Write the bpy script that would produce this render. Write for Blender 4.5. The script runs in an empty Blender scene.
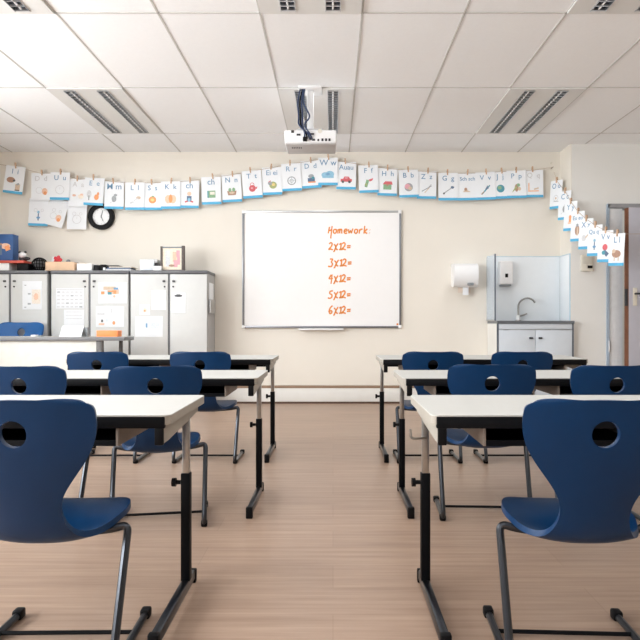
import bpy, bmesh, math, random
from mathutils import Vector, Matrix

random.seed(7)
S = bpy.context.scene
COL = S.collection
PI = math.pi
F = 640.0          # focal length in px at 640 wide (36 mm lens on a 36 mm sensor)
CX, CY, H = 333.0, 322.0, 0.868
WY = 6.86          # board wall
WY2 = 6.54         # door wall
CEIL = 2.69


def X(px, Y): return (px - CX) / F * Y
def Z(py, Y): return H - (py - CY) / F * Y


# ------------------------------------------------------------------ materials
def lin(c):
    return tuple(((v / 255) / 12.92 if v / 255 <= .04045 else ((v / 255 + .055) / 1.055) ** 2.4) for v in c) + (1,)


MATS = {}


def mat(name, col, rough=.5, metal=0., vary=.04, scale=18., bump=0., spec=.5, trans=0., coat=0.):
    if name in MATS: return MATS[name]
    m = bpy.data.materials.new(name); m.use_nodes = True
    nt = m.node_tree; b = nt.nodes['Principled BSDF']
    c = lin(col)
    tc = nt.nodes.new('ShaderNodeTexCoord')
    nz = nt.nodes.new('ShaderNodeTexNoise'); nz.inputs['Scale'].default_value = scale; nz.inputs['Detail'].default_value = 4
    nt.links.new(tc.outputs['Object'], nz.inputs['Vector'])
    rp = nt.nodes.new('ShaderNodeValToRGB')
    rp.color_ramp.elements[0].position = .3; rp.color_ramp.elements[1].position = .7
    rp.color_ramp.elements[0].color = tuple(min(1, v * (1 - vary)) for v in c[:3]) + (1,)
    rp.color_ramp.elements[1].color = tuple(min(1, v * (1 + vary)) for v in c[:3]) + (1,)
    nt.links.new(nz.outputs['Fac'], rp.inputs['Fac'])
    nt.links.new(rp.outputs['Color'], b.inputs['Base Color'])
    b.inputs['Roughness'].default_value = rough
    b.inputs['Metallic'].default_value = metal
    b.inputs['Specular IOR Level'].default_value = spec
    b.inputs['Transmission Weight'].default_value = trans
    b.inputs['Coat Weight'].default_value = coat
    if bump:
        bp = nt.nodes.new('ShaderNodeBump'); bp.inputs['Strength'].default_value = bump; bp.inputs['Distance'].default_value = .002
        n2 = nt.nodes.new('ShaderNodeTexNoise'); n2.inputs['Scale'].default_value = scale * 12; n2.inputs['Detail'].default_value = 3
        nt.links.new(tc.outputs['Object'], n2.inputs['Vector'])
        nt.links.new(n2.outputs['Fac'], bp.inputs['Height']); nt.links.new(bp.outputs['Normal'], b.inputs['Normal'])
    MATS[name] = m
    return m


def floor_mat():
    m = bpy.data.materials.new('floor_planks'); m.use_nodes = True
    nt = m.node_tree; b = nt.nodes['Principled BSDF']
    tc = nt.nodes.new('ShaderNodeTexCoord')
    mp = nt.nodes.new('ShaderNodeMapping'); mp.inputs['Scale'].default_value = (1.1, 26, 1)
    nt.links.new(tc.outputs['Object'], mp.inputs['Vector'])
    nz = nt.nodes.new('ShaderNodeTexNoise'); nz.inputs['Scale'].default_value = 1.6; nz.inputs['Detail'].default_value = 7; nz.inputs['Roughness'].default_value = .62
    nt.links.new(mp.outputs['Vector'], nz.inputs['Vector'])
    rp = nt.nodes.new('ShaderNodeValToRGB')
    rp.color_ramp.elements[0].position = .3; rp.color_ramp.elements[0].color = lin(FLOOR_A)
    rp.color_ramp.elements[1].position = .72; rp.color_ramp.elements[1].color = lin(FLOOR_B)
    nt.links.new(nz.outputs['Fac'], rp.inputs['Fac'])
    br = nt.nodes.new('ShaderNodeTexBrick'); br.offset = .37
    br.inputs['Scale'].default_value = 1; br.inputs['Brick Width'].default_value = 1.3; br.inputs['Row Height'].default_value = .19
    br.inputs['Mortar Size'].default_value = .0018; br.inputs['Mortar Smooth'].default_value = .3
    br.inputs['Color1'].default_value = (1, 1, 1, 1); br.inputs['Color2'].default_value = (.86, .86, .86, 1); br.inputs['Mortar'].default_value = (.72, .7, .68, 1)
    nt.links.new(tc.outputs['Object'], br.inputs['Vector'])
    mx = nt.nodes.new('ShaderNodeMix'); mx.data_type = 'RGBA'; mx.blend_type = 'MULTIPLY'; mx.inputs['Factor'].default_value = .55
    nt.links.new(rp.outputs['Color'], mx.inputs['A']); nt.links.new(br.outputs['Color'], mx.inputs['B'])
    nt.links.new(mx.outputs['Result'], b.inputs['Base Color'])
    b.inputs['Roughness'].default_value = .34
    b.inputs['Specular IOR Level'].default_value = .32
    return m


FLOOR_A, FLOOR_B = (154, 128, 110), (182, 156, 136)
M_WALL = mat('wall_paint', (231, 226, 216), .75, vary=.015, scale=2.5, bump=.08)
M_CEIL = mat('ceiling_tile', (246, 248, 250), .9, vary=.012, scale=60, bump=.25)
M_GRID = mat('ceiling_rail', (198, 197, 194), .7)
M_BASE = mat('skirting_paint', (232, 232, 228), .5, vary=.01)
M_BROWN = mat('brown_strip', (150, 124, 102), .5)
M_DKBROWN = mat('dark_strip', (88, 66, 54), .5)
M_TOP = mat('desk_laminate', (188, 188, 184), .5, vary=.012, scale=40)
M_EDGE = mat('desk_edge_band', (158, 152, 142), .45)
M_BLK = mat('black_steel', (12, 13, 16), .5, spec=.12)
M_BLKP = mat('black_plastic', (14, 14, 16), .5, spec=.15)
M_TRAYS = mat('tray_side', (124, 112, 102), .5)
M_CHROME = mat('brushed_steel', (178, 178, 176), .28, 1., vary=.05, scale=60)
M_TUBE = mat('grey_tube', (72, 75, 80), .28, .95, vary=.04)
M_BLUE = mat('blue_plastic', (0, 44, 82), .38, vary=.05, scale=14, bump=.05, spec=.28)
M_BOARD = mat('board_enamel', (243, 243, 243), .22, vary=.005, spec=.5)
M_ALU = mat('aluminium', (196, 198, 200), .3, .9, vary=.03)
M_WHITEP = mat('white_plastic', (238, 239, 240), .35, vary=.01)
M_INK = mat('orange_ink', (226, 136, 52), .6, vary=.1, scale=90)
M_CABW = mat('cabinet_door', (210, 212, 211), .5, vary=.012)
M_CABG = mat('cabinet_grey', (102, 104, 108), .45)
M_CABS = mat('cabinet_side', (176, 177, 178), .5)
M_DARK = mat('dark_metal', (48, 48, 52), .4, .4)
M_PAPER = mat('paper', (236, 240, 244), .8, vary=.008)
M_STRIPE = mat('blue_stripe', (88, 178, 220), .7)
M_LETTER = mat('blue_letter', (108, 150, 184), .7)
M_WOOD = mat('pin_wood', (204, 170, 140), .6, vary=.12, scale=60)
M_DOORW = mat('door_wood_edge', (116, 72, 48), .55, vary=.15, scale=30)
M_DOOR = mat('door_paint', (186, 186, 196), .5, vary=.02)
M_FRAME = mat('door_frame_blue', (160, 176, 192), .45)
M_FRAMEG = mat('door_frame_grey', (150, 150, 152), .5)
M_SINKC = mat('sink_front', (206, 214, 222), .45, vary=.015)
M_BSPL = mat('splash_panel', (232, 238, 242), .2, vary=.01)
M_SLATE = mat('slate_edge', (96, 104, 116), .45)
M_STEELD = mat('worktop_steel', (122, 128, 136), .3, .7)
M_CREAM = mat('cream_plastic', (222, 217, 204), .5)
M_STRING = mat('string', (180, 160, 140), .8)
M_NAVY = mat('cable_blue', (44, 60, 92), .5)


def glass_mat():
    m = bpy.data.materials.new('blue_glass'); m.use_nodes = True
    nt = m.node_tree; b = nt.nodes['Principled BSDF']
    nz = nt.nodes.new('ShaderNodeTexNoise'); nz.inputs['Scale'].default_value = 4
    rp = nt.nodes.new('ShaderNodeValToRGB'); rp.color_ramp.elements[0].color = lin((206, 222, 236)); rp.color_ramp.elements[1].color = lin((214, 228, 240))
    nt.links.new(nz.outputs['Fac'], rp.inputs['Fac']); nt.links.new(rp.outputs['Color'], b.inputs['Base Color'])
    b.inputs['Roughness'].default_value = .12
    b.inputs['Alpha'].default_value = .32
    return m


M_GLASS = glass_mat()
INKS = dict(
    red=(206, 62, 70), orange=(240, 140, 70), peach=(240, 188, 152), brown=(160, 112, 84), tan=(206, 178, 146), green=(112, 160, 112),
    olive=(150, 160, 90), teal=(40, 130, 150), blue=(80, 140, 190), navy=(58, 84, 120), sky=(120, 180, 210), grey=(140, 146, 150),
    lgrey=(206, 208, 210), black=(50, 50, 54), yellow=(232, 204, 110), pink=(226, 150, 160), pale=(222, 232, 240), cream=(240, 228, 210))
PAL = {k: mat('tone_' + k, v, .7, vary=.1, scale=70) for k, v in INKS.items()}
PRN = {k: mat('print_' + k, tuple(int(.76 * a + .24 * b) for a, b in zip(v, (236, 240, 244))), .75, vary=.1, scale=70) for k, v in INKS.items()}


# ------------------------------------------------------------------ mesh builder
class MB:
    def __init__(s): s.v, s.f, s.m, s.mats = [], [], [], []

    def mi(s, m):
        if m not in s.mats: s.mats.append(m)
        return s.mats.index(m)

    def add(s, vs, fs, m, M=None):
        o = len(s.v); k = s.mi(m)
        s.v += [tuple(M @ Vector(p)) if M else tuple(p) for p in vs]
        s.f += [tuple(i + o for i in f) for f in fs]; s.m += [k] * len(fs)
        return s

    def box(s, x0, x1, y0, y1, z0, z1, m, M=None):
        vs = [(x, y, z) for z in (z0, z1) for y in (y0, y1) for x in (x0, x1)]
        return s.add(vs, [(0, 2, 3, 1), (4, 5, 7, 6), (0, 1, 5, 4), (2, 6, 7, 3), (0, 4, 6, 2), (1, 3, 7, 5)], m, M)

    def bbox(s, x0, x1, y0, y1, z0, z1, m, bev=.004, seg=2, M=None):
        bm = bmesh.new()
        t = MB().box(x0, x1, y0, y1, z0, z1, m)
        vs = [bm.verts.new(p) for p in t.v]
        for f in t.f: bm.faces.new([vs[i] for i in f])
        bmesh.ops.bevel(bm, geom=bm.edges[:], offset=bev, segments=seg, affect='EDGES', profile=.5)
        return s.bm(bm, m, M)

    def bm(s, bm, m, M=None):
        bm.verts.index_update()
        s.add([v.co[:] for v in bm.verts], [[v.index for v in f.verts] for f in bm.faces], m, M); bm.free(); return s

    def prism(s, poly, a0, a1, m, axis='x', M=None):
        """poly: 2-D outline; axis x -> (y,z), y -> (x,z), z -> (x,y)."""
        def P(p, a): return {'x': (a, p[0], p[1]), 'y': (p[0], a, p[1]), 'z': (p[0], p[1], a)}[axis]
        n = len(poly); vs = [P(p, a0) for p in poly] + [P(p, a1) for p in poly]
        fs = [tuple(range(n))[::-1], tuple(range(n, 2 * n))] + [(i, (i + 1) % n, n + (i + 1) % n, n + i) for i in range(n)]
        return s.add(vs, fs, m, M)

    def tube(s, pts, r, m, seg=10, M=None, cap=True):
        pts = [Vector(p) for p in pts]; n = len(pts); vs, fs = [], []
        T = []
        for i in range(n):
            a = pts[max(i - 1, 0)]; b = pts[min(i + 1, n - 1)]; T.append((b - a).normalized())
        up = Vector((0, 0, 1)) if abs(T[0].z) < .9 else Vector((0, 1, 0))
        N = (up - T[0] * up.dot(T[0])).normalized()
        for i in range(n):
            N = (N - T[i] * N.dot(T[i])).normalized(); B = T[i].cross(N)
            rr = r[i] if isinstance(r, (list, tuple)) else r
            for k in range(seg):
                a = 2 * PI * k / seg; vs.append(pts[i] + (N * math.cos(a) + B * math.sin(a)) * rr)
        for i in range(n - 1):
            for k in range(seg):
                k2 = (k + 1) % seg
                fs.append((i * seg + k, (i + 1) * seg + k, (i + 1) * seg + k2, i * seg + k2))
        if cap:
            fs.append(tuple(range(seg))); fs.append(tuple((n - 1) * seg + k for k in range(seg))[::-1])
        return s.add(vs, fs, m, M)

    def cyl(s, c, axis, r, h, m, seg=20, r2=None):
        a = Vector({'x': (1, 0, 0), 'y': (0, 1, 0), 'z': (0, 0, 1)}[axis]); c = Vector(c)
        return s.tube([c - a * h / 2, c + a * h / 2], [r, r if r2 is None else r2], m, seg)

    def ring(s, c, R, r0, m, depth=.02, seg=40, Rin=None):
        """flat-faced annulus around the y axis at c."""
        Rin = R - r0 if Rin is None else Rin
        vs, fs = [], []
        prof = [(Rin, depth / 2), (Rin, -depth / 2), (Rin + (R - Rin) * .3, -depth / 2 - .004), (R - (R - Rin) * .25, -depth / 2 - .004), (R, -depth / 2), (R, depth / 2)]
        n = len(prof)
        for k in range(seg):
            a = 2 * PI * k / seg
            for (rr, y) in prof: vs.append((c[0] + rr * math.cos(a), c[1] + y, c[2] + rr * math.sin(a)))
        for k in range(seg):
            k2 = (k + 1) % seg
            for j in range(n):
                j2 = (j + 1) % n; fs.append((k * n + j, k2 * n + j, k2 * n + j2, k * n + j2))
        return s.add(vs, fs, m)

    def build(s, name, parent=None, loc=None, rot=None, smooth=35):
        me = bpy.data.meshes.new(name); me.from_pydata([tuple(p) for p in s.v], [], s.f)
        for m in s.mats: me.materials.append(m)
        for p, k in zip(me.polygons, s.m): p.material_index = k
        bm = bmesh.new(); bm.from_mesh(me); bmesh.ops.recalc_face_normals(bm, faces=bm.faces); bm.to_mesh(me); bm.free()
        if smooth:
            me.shade_smooth(); me.set_sharp_from_angle(angle=math.radians(smooth))
        me.update()
        o = bpy.data.objects.new(name, me); COL.objects.link(o)
        if parent: o.parent = parent
        if loc: o.location = loc
        if rot: o.rotation_euler = rot
        return o


def fillet(pts, r, n=6):
    pts = [Vector(p) for p in pts]; out = [pts[0]]
    for i in range(1, len(pts) - 1):
        p, a, b = pts[i], pts[i - 1] - pts[i], pts[i + 1] - pts[i]
        d = min(r, a.length * .48, b.length * .48)
        A, B = p + a.normalized() * d, p + b.normalized() * d
        for k in range(n + 1):
            t = k / n; out.append(A * (1 - t) ** 2 + p * 2 * t * (1 - t) + B * t ** 2)
    out.append(pts[-1]); return out


def tag(o, label, cat, group=None):
    o['label'] = label; o['category'] = cat
    if group: o['group'] = group
    return o


def struct(o):
    o['kind'] = 'structure'; return o


def empty(name, loc, rz=0):
    o = bpy.data.objects.new(name, None); COL.objects.link(o); o.location = loc; o.rotation_euler = (0, 0, rz); o.empty_display_size = .1
    return o


def copy_tree(o, parent=None):
    c = o.copy(); COL.objects.link(c)
    if parent: c.parent = parent
    for ch in list(o.children): copy_tree(ch, c)
    return c


def text_geo(txt, size):
    cu = bpy.data.curves.new('t', 'FONT'); cu.body = txt; cu.size = size; cu.align_x = 'CENTER'; cu.resolution_u = 3; cu.fill_mode = 'FRONT'; cu.offset = .0005
    o = bpy.data.objects.new('t', cu); COL.objects.link(o)
    dg = bpy.context.evaluated_depsgraph_get(); me = bpy.data.meshes.new_from_object(o.evaluated_get(dg))
    vs = [v.co[:] for v in me.vertices]; fs = [tuple(p.vertices) for p in me.polygons]
    bpy.data.objects.remove(o); bpy.data.curves.remove(cu); bpy.data.meshes.remove(me)
    return vs, fs


# ------------------------------------------------------------------ room
XL, XR, YB = -3.9, 4.45, -2.6
XC = X(560, WY)       # corner of the board wall
fl = MB().box(XL - .2, XR + .2, YB, WY + .3, -.1, 0, floor_mat()).build('floor'); struct(fl)
ce = MB().box(XL - .2, XR + .2, YB, WY + .3, CEIL, CEIL + .1, M_CEIL).build('ceiling'); struct(ce)
struct(MB().box(XL - .2, XC, WY, WY + .2, 0, CEIL, M_WALL).build('wall_front'))
struct(MB().box(XC, XC + .004, WY2, WY2 + .15, 0, CEIL, M_WALL).box(XC, XC + .12, WY2 + .15, WY + .2, 0, CEIL, M_WALL).build('wall_return'))
DX0, DX1, DTOP = X(607.5, WY2), 3.84, Z(205, WY2)
w = MB()
M_WALL2 = mat('wall_paint_grey', (227, 227, 224), .75, vary=.015, scale=2.5, bump=.08)
w.box(XC + .004, DX0, WY2, WY2 + .15, 0, CEIL, M_WALL2); w.box(DX1, XR + .2, WY2, WY2 + .15, 0, CEIL, M_WALL2)
w.box(DX0, DX1, WY2, WY2 + .15, DTOP, CEIL, M_WALL2)
struct(w.build('wall_front_right'))
struct(MB().box(XR, XR + .2, YB, WY2, 0, CEIL, M_WALL).build('wall_right'))
# corridor behind the door
struct(MB().box(DX0 - .4, DX1 + .5, WY2 + 1.6, WY2 + 1.7, 0, CEIL, M_WALL).box(DX0 - .4, DX1 + .5, WY2 + .15, WY2 + 1.7, -.1, 0, M_BROWN).build('wall_corridor'))
# left wall with three windows
WIN = [(-1.9, .1), (.6, 2.4), (2.9, 4.7)]
WZ0, WZ1 = .95, 2.45
w = MB()
w.box(XL - .2, XL, YB, WY, 0, WZ0, M_WALL); w.box(XL - .2, XL, YB, WY, WZ1, CEIL, M_WALL)
ys = [YB] + [v for a in WIN for v in a] + [WY]
for i in range(0, len(ys), 2): w.box(XL - .2, XL, ys[i], ys[i + 1], WZ0, WZ1, M_WALL)
struct(w.build('wall_left'))
for i, (a, b) in enumerate(WIN):
    f = MB()
    for (y0, y1) in ((a, a + .06), (b - .06, b), ((a + b) / 2 - .03, (a + b) / 2 + .03)): f.box(XL - .14, XL - .08, y0, y1, WZ0, WZ1, M_WHITEP)
    f.box(XL - .14, XL - .08, a, b, WZ0, WZ0 + .06, M_WHITEP); f.box(XL - .14, XL - .08, a, b, WZ1 - .06, WZ1, M_WHITEP)
    o = struct(f.build('window_%d' % (i + 1)))
    MB().box(XL - .02, XL + .14, a - .05, b + .05, WZ0 - .03, WZ0, M_WHITEP).build('window_sill', o)

struct(MB().box(XL - .2, XR + .2, YB - .2, YB, 0, CEIL, mat('wall_dark_light_cut', (118, 112, 108), .7)).build('wall_back'))  # unseen rear wall, toned dark to cut frontal light and reflections
# ceiling grid rails
g = MB()
gx = [-3.44 + .602 * k for k in range(-1, 14)]
gy = [6.17 - 1.2 * k for k in range(0, 8)]
for x in gx:
    if XL < x < XR: g.box(x - .006, x + .006, YB, WY if x < XC else WY2, CEIL - .003, CEIL + .01, M_GRID)
for y in gy: g.box(XL, XR, y - .006, y + .006, CEIL - .003, CEIL + .01, M_GRID)
struct(g.build('trim_1'))
# skirting box with brown cap on the board wall
struct(MB().bbox(XL, XC - .8, WY - .05, WY, .02, .165, M_BASE, .003).build('baseboard_front'))
struct(MB().bbox(XL, XC - .8, WY - .055, WY, .165, .19, M_BROWN, .003).build('trim_2'))
struct(MB().box(XL, XC - .8, WY - .053, WY, 0, .02, M_DKBROWN).build('trim_3'))
struct(MB().bbox(XC + .12, DX0 - .03, WY2 - .015, WY2, 0, .09, M_BASE, .003).build('baseboard_right'))

# door frame, leaves
f = MB()
f.box(DX0 - .012, DX0 + .012, WY2 - .02, WY2 + .15, 0, DTOP + .01, M_FRAME)
f.box(DX1 - .03, DX1 + .03, WY2 - .02, WY2 + .15, 0, DTOP + .01, M_FRAME)
f.box(DX0, DX1, WY2 - .02, WY2 + .15, DTOP - .03, DTOP + .01, M_FRAMEG)
struct(f.build('trim_4'))
d1 = struct(MB().bbox(DX0 + .015, X(622.3, WY2), WY2 - .006, WY2 + .04, .01, DTOP - .035, mat('side_leaf', (222, 224, 226), .4), .004).build('door_1'))
for z in (.62, 1.75):
    MB().cyl((DX0 + .014, WY2 - .012, z), 'z', .014, .11, M_ALU).build('hinge', d1)
L, T, AN = .880, .075, math.radians(8)
d2 = MB().bbox(-L, 0, -T, 0, .01, DTOP - .05, M_DOOR, .003)
d2 = struct(d2.build('door_2', None, (3.815, WY2 + .045, 0), (0, 0, AN)))
MB().box(-L - .003, -L, -T + .004, -.002, .012, DTOP - .052, M_DOORW).build('edge_strip', d2)
MB().box(-L - .006, -L - .002, -T + .012, -.010, 1.03, 1.2, M_DARK).build('lock_plate', d2)
MB().bbox(-L + .04, -L + .085, -T - .008, -T, 1.03, 1.21, M_CREAM, .003).build('handle_plate', d2)
MB().tube(fillet([(-L + .062, -T, 1.15), (-L + .062, -T - .05, 1.15), (-L + .19, -T - .05, 1.15)], .02), .009, M_DARK).build('handle', d2)

# ------------------------------------------------------------------ ceiling lamps
def lamp(label, x0, y1):
    """x0: left grid rail, y1: far end; 0.6 x 1.2 m recessed fitting with two louvred channels"""
    t = empty('ceiling_light', (x0 + .3, y1 - .6, CEIL)); tag(t, label, 'ceiling light', 'recessed louvre ceiling lights')
    m = mat('lamp_body', (222, 222, 220), .5, vary=.01)
    b = MB()
    for (a, c) in ((-.295, -.175), (-.085, .085), (.175, .295)): b.box(a, c, -.595, .595, -.012, -.001, m)
    for (a, c) in ((-.175, -.085), (.085, .175)):
        b.box(a, c, -.595, -.56, -.012, -.001, m); b.box(a, c, .56, .595, -.012, -.001, m)
    b.build('frame', t)
    for s in (-1, 1):
        lv = MB(); c = s * .13
        lv.box(c - .045, c - .040, -.56, .56, -.018, .0, M_ALU); lv.box(c + .040, c + .045, -.56, .56, -.018, .0, M_ALU)
        for k in range(21):
            y = -.55 + k * .055; lv.prism([(y - .006, -.016), (y + .006, -.016), (y + .001, -.001), (y - .001, -.001)], c - .04, c + .04, M_ALU, 'x')
        lv.build('louvre', t)
        MB().box(c - .042, c + .042, -.56, .56, -.0025, -.0005, mat('lamp_reflector', (120, 128, 140), .25, .9)).build('reflector', t)
        MB().cyl((c, 0, -.0085), 'y', .006, 1.08, mat('lamp_tube', (250, 250, 250), .3), 8).build('tube', t)
    return t


lamp('recessed twin louvre ceiling light above the alphabet cards left of the projector', -2.235, 6.165)
lamp('recessed twin louvre ceiling light directly above the white projector', -.43, 6.165)
lamp('recessed twin louvre ceiling light above the sink side of the room', 1.37, 6.165)
lamp('nearer recessed twin louvre ceiling light at the top edge, left of the projector', -2.235, 3.765)
lamp('nearer recessed twin louvre ceiling light at the top edge, over the aisle', -.43, 3.765)
lamp('nearer recessed twin louvre ceiling light at the top edge, right of the aisle', 1.37, 3.765)

# ------------------------------------------------------------------ projector
PY = 4.9
pj = empty('projector', (X(310, PY), PY, 0)); tag(pj, 'white projector hanging from a ceiling pole in front of the whiteboard', 'projector')
px0, px1 = X(284.5, PY) - pj.location.x, X(336.5, PY) - pj.location.x
zb, zt = Z(144.2, PY), Z(130, PY)
m_pg = mat('projector_grey', (186, 184, 184), .5)
MB().bbox(px0, px1, 0, .29, zb + .012, zt, M_WHITEP, .01, 3).build('casing', pj)
MB().bbox(px0 + .006, px1 - .006, .004, .286, zb, zb + .016, m_pg, .006).build('base_plate', pj)
b = MB()
for k in range(6): b.box(px0 + .05 + k * .014, px0 + .058 + k * .014, .08, .12, zb - .0015, zb + .001, M_DARK)
b.build('vent', pj)
MB().cyl((px1 - .12, .3, (zb + zt) / 2), 'y', .034, .05, M_BLKP).build('lens', pj)
pw = px1 - px0
for (u, v, ww, hh) in ((.155, .87, .022, .02), (.27, .62, .03, .014), (.53, .68, .03, .012), (.50, .3, .02, .02), (.56, .22, .022, .016), (.65, .2, .014, .016), (.73, .22, .016, .02), (.80, .22, .016, .02), (.865, .22, .016, .02)):
    x, z = px0 + u * pw, zb + .012 + v * (zt - zb - .012)
    MB().box(x - ww / 2, x + ww / 2, -.004, .002, z - hh / 2, z + hh / 2, M_DARK).build('port', pj)
MB().cyl((px0 + .68 * pw, -.001, zb + .1), 'y', .016, .004, M_CREAM).build('speaker_grille', pj)
xp = X(310.5, PY + .1) - pj.location.x
MB().bbox(xp - .024, xp + .024, .08, .13, zt + .02, CEIL - .02, M_WHITEP, .006).build('pole', pj)
MB().bbox(xp - .09, xp + .09, .02, .2, CEIL - .02, CEIL, M_WHITEP, .005).build('ceiling_plate', pj)
MB().bbox(xp - .1, xp + .1, .03, .2, zt, zt + .02, M_ALU, .004).build('bracket', pj)
for k, (dx, bot) in enumerate(((-.055, .66), (-.07, .4), (-.085, .3), (-.045, .5))):
    c = [(xp + dx + .01 * math.sin(k), .06, CEIL - .01), (xp + dx - .012, .03, zt + .22), (xp + dx + (.05 if k == 3 else 0), -.0, zt + .10), (xp + dx - .005, -.035, zt + .03), (px0 + (.40 + .03 * k) * pw, -.04, zb + .07), (px0 + (.38 + .05 * k) * pw, 0, zb + .045)]
    MB().tube(fillet(c, .04), .0065, M_NAVY if k != 1 else M_BLKP, 8).build('cable', pj)
MB().bbox(px0 + .355 * pw, px0 + .435 * pw, -.028, .002, zb + .02, zb + .05, M_BLKP, .004).build('plug', pj)

# ------------------------------------------------------------------ whiteboard
bx0, bx1, bz0, bz1 = X(242.5, WY), X(401, WY), Z(328, WY), Z(211, WY)
wb = empty('whiteboard', ((bx0 + bx1) / 2, WY, bz0)); tag(wb, 'large aluminium framed whiteboard with orange handwritten homework sums', 'whiteboard')
ox, oz = wb.location.x, bz0
hw, hh = (bx1 - bx0) / 2, bz1 - bz0
MB().box(-hw + .01, hw - .01, -.018, -.002, .01, hh - .01, M_BOARD).build('panel', wb)
f = MB()
m_side = mat('frame_side', (140, 143, 148), .35, .8)
for sx in (-1, 1): f.bbox(min(sx * hw, sx * (hw - .022)), max(sx * hw, sx * (hw - .022)), -.03, 0, 0, hh, m_side, .004)
f.bbox(-hw, hw, -.03, 0, hh - .02, hh, M_ALU, .004); f.bbox(-hw, hw, -.03, 0, 0, .022, m_side, .004)
f.build('frame', wb)
for sx in (-1, 1):
    for z in (0, hh):
        zz = z + (.014 if z == 0 else -.014)
        MB().bbox(sx * (hw - .014) - .018, sx * (hw - .014) + .018, -.034, -.001, zz - .018, zz + .018, M_WHITEP, .007, 3).build('corner_cap', wb)
MB().bbox(X(299, WY) - ox, X(343.5, WY) - ox, -.085, -.002, -.022, -.004, M_WHITEP, .004).build('pen_tray', wb)
MB().box(hw - .05, hw - .03, -.0195, -.017, .03, .05, M_INK).build('badge', wb)

STROKES = {  # polylines in a 1 x 1 box, y up
    'H': [[(.05, .05), (.2, .95)], [(.08, .42), (.75, .52)], [(.78, 1.05), (.66, -.55), (.8, -.62)]],
    'o': [[(.5, .62), (.15, .55), (.08, .2), (.4, .02), (.78, .2), (.75, .55), (.5, .62)]],
    'm': [[(.05, .62), (.08, .02)], [(.08, .45), (.3, .65), (.45, .5), (.45, .05)], [(.45, .45), (.7, .66), (.88, .5), (.92, .02)]],
    'e': [[(.1, .3), (.8, .4), (.7, .62), (.35, .64), (.1, .3), (.35, .02), (.85, .12)]],
    'w': [[(.02, .62), (.2, .03), (.48, .5), (.72, .03), (.98, .72)]],
    'r': [[(.12, .62), (.15, .02)], [(.15, .38), (.45, .64), (.8, .6)]],
    'k': [[(.2, 1.08), (.14, .02)], [(.8, .66), (.18, .3), (.85, .02)]],
    ':': [[(.3, .55), (.36, .5)], [(.28, .14), (.34, .09)]],
    '2': [[(.1, .78), (.4, 1.0), (.75, .82), (.6, .45), (.0, .02), (.45, .12), (.95, .0)]],
    'x': [[(.05, .75), (.4, .55), (.55, .1), (.95, .0)], [(.9, .85), (.5, .4), (.2, -.22), (.02, -.2)]],
    '1': [[(.2, .7), (.58, .9), (.52, .02)], [(.2, .03), (.85, .05)]],
    '3': [[(.15, .95), (.8, .95), (.45, .55), (.82, .3), (.6, -.08), (-.1, -.02)]],
    '4': [[(.5, .95), (.05, .4), (.9, .46)], [(.68, 1.0), (.6, -.25)]],
    '5': [[(.85, .95), (.25, .9), (.2, .55), (.7, .48), (.75, .1), (.35, -.08), (-.1, .02)]],
    '6': [[(.75, 1.05), (.3, .75), (.08, .25), (.4, -.08), (.78, .15), (.6, .42), (.12, .25)]],
    '=': [[(.1, .52), (.85, .56)], [(.1, .28), (.85, .32)]],
}


def handwriting(txt, x, z, cw, ch, r):
    b = MB()
    for c in txt:
        for pl in STROKES[c]:
            pts = [(x + (p[0] + .12 * p[1]) * cw * .92, -.0187, z + p[1] * ch) for p in pl]
            if len(pts) > 2: pts = fillet(pts, .012, 4)
            b.tube(pts, r, M_INK, 6)
        x += cw * (1.15 if c in 'mw' else .62 if c in ':1' else .95 if c != 'x' else .9)
    for i, p in enumerate(b.v): b.v[i] = (p[0], -.0187 + (p[1] + .0187) * .12, p[2])
    return b


for txt, py, px, cw, ch in (('Homework:', 234, 328, .0535, .078), ('2x12=', 250, 328.3, .056, .080), ('3x12=', 266.3, 328.5, .058, .080), ('4x12=', 282, 328.3, .056, .080), ('5x12=', 298, 328.3, .056, .080), ('6x12=', 313.5, 328.3, .056, .080)):
    handwriting(txt, X(px, WY) - ox, Z(py, WY) - oz, cw, ch, .0078).build('handwriting', wb)

# ------------------------------------------------------------------ alphabet cards on the line
CARD_W, CARD_H = .207, .292


def icon(b, spec, cz, y):
    for k, s in enumerate(spec):
        yy = y - .0003 * k; m = PRN[s[-1]]; t = s[0]
        if t == 'e':
            _, x, z, rx, rz, _c = s; n = 18
            b.add([(x + rx * math.cos(2 * PI * i / n), yy, cz + z + rz * math.sin(2 * PI * i / n)) for i in range(n)], [tuple(range(n))], m)
        elif t == 'r':
            _, x, z, ww, h2, rot, _c = s; c, sn = math.cos(rot), math.sin(rot)
            q = [(-ww / 2, -h2 / 2), (ww / 2, -h2 / 2), (ww / 2, h2 / 2), (-ww / 2, h2 / 2)]
            b.add([(x + a * c - d * sn, yy, cz + z + a * sn + d * c) for a, d in q], [(0, 1, 2, 3)], m)
        elif t == 'p':
            b.add([(x, yy, cz + z) for x, z in s[1]], [tuple(range(len(s[1])))], m)
        elif t == 'o':
            _, x, z, r, wd, _c = s; n = 24; vs = []
            for i in range(n):
                a = 2 * PI * i / n
                vs += [(x + r * math.cos(a), yy, cz + z + r * math.sin(a)), (x + (r - wd) * math.cos(a), yy, cz + z + (r - wd) * math.sin(a))]
            b.add(vs, [(2 * i, 2 * i + 1, (2 * i + 3) % (2 * n), (2 * i + 2) % (2 * n)) for i in range(n)], m)
        elif t == 'l':
            _, x0, z0, x1, z1, wd, _c = s; d = Vector((x1 - x0, z1 - z0)); d.normalize(); nx, nz = -d.y * wd / 2, d.x * wd / 2
            b.add([(x0 + nx, yy, cz + z0 + nz), (x0 - nx, yy, cz + z0 - nz), (x1 - nx, yy, cz + z1 - nz), (x1 + nx, yy, cz + z1 + nz)], [(0, 1, 2, 3)], m)


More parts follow.
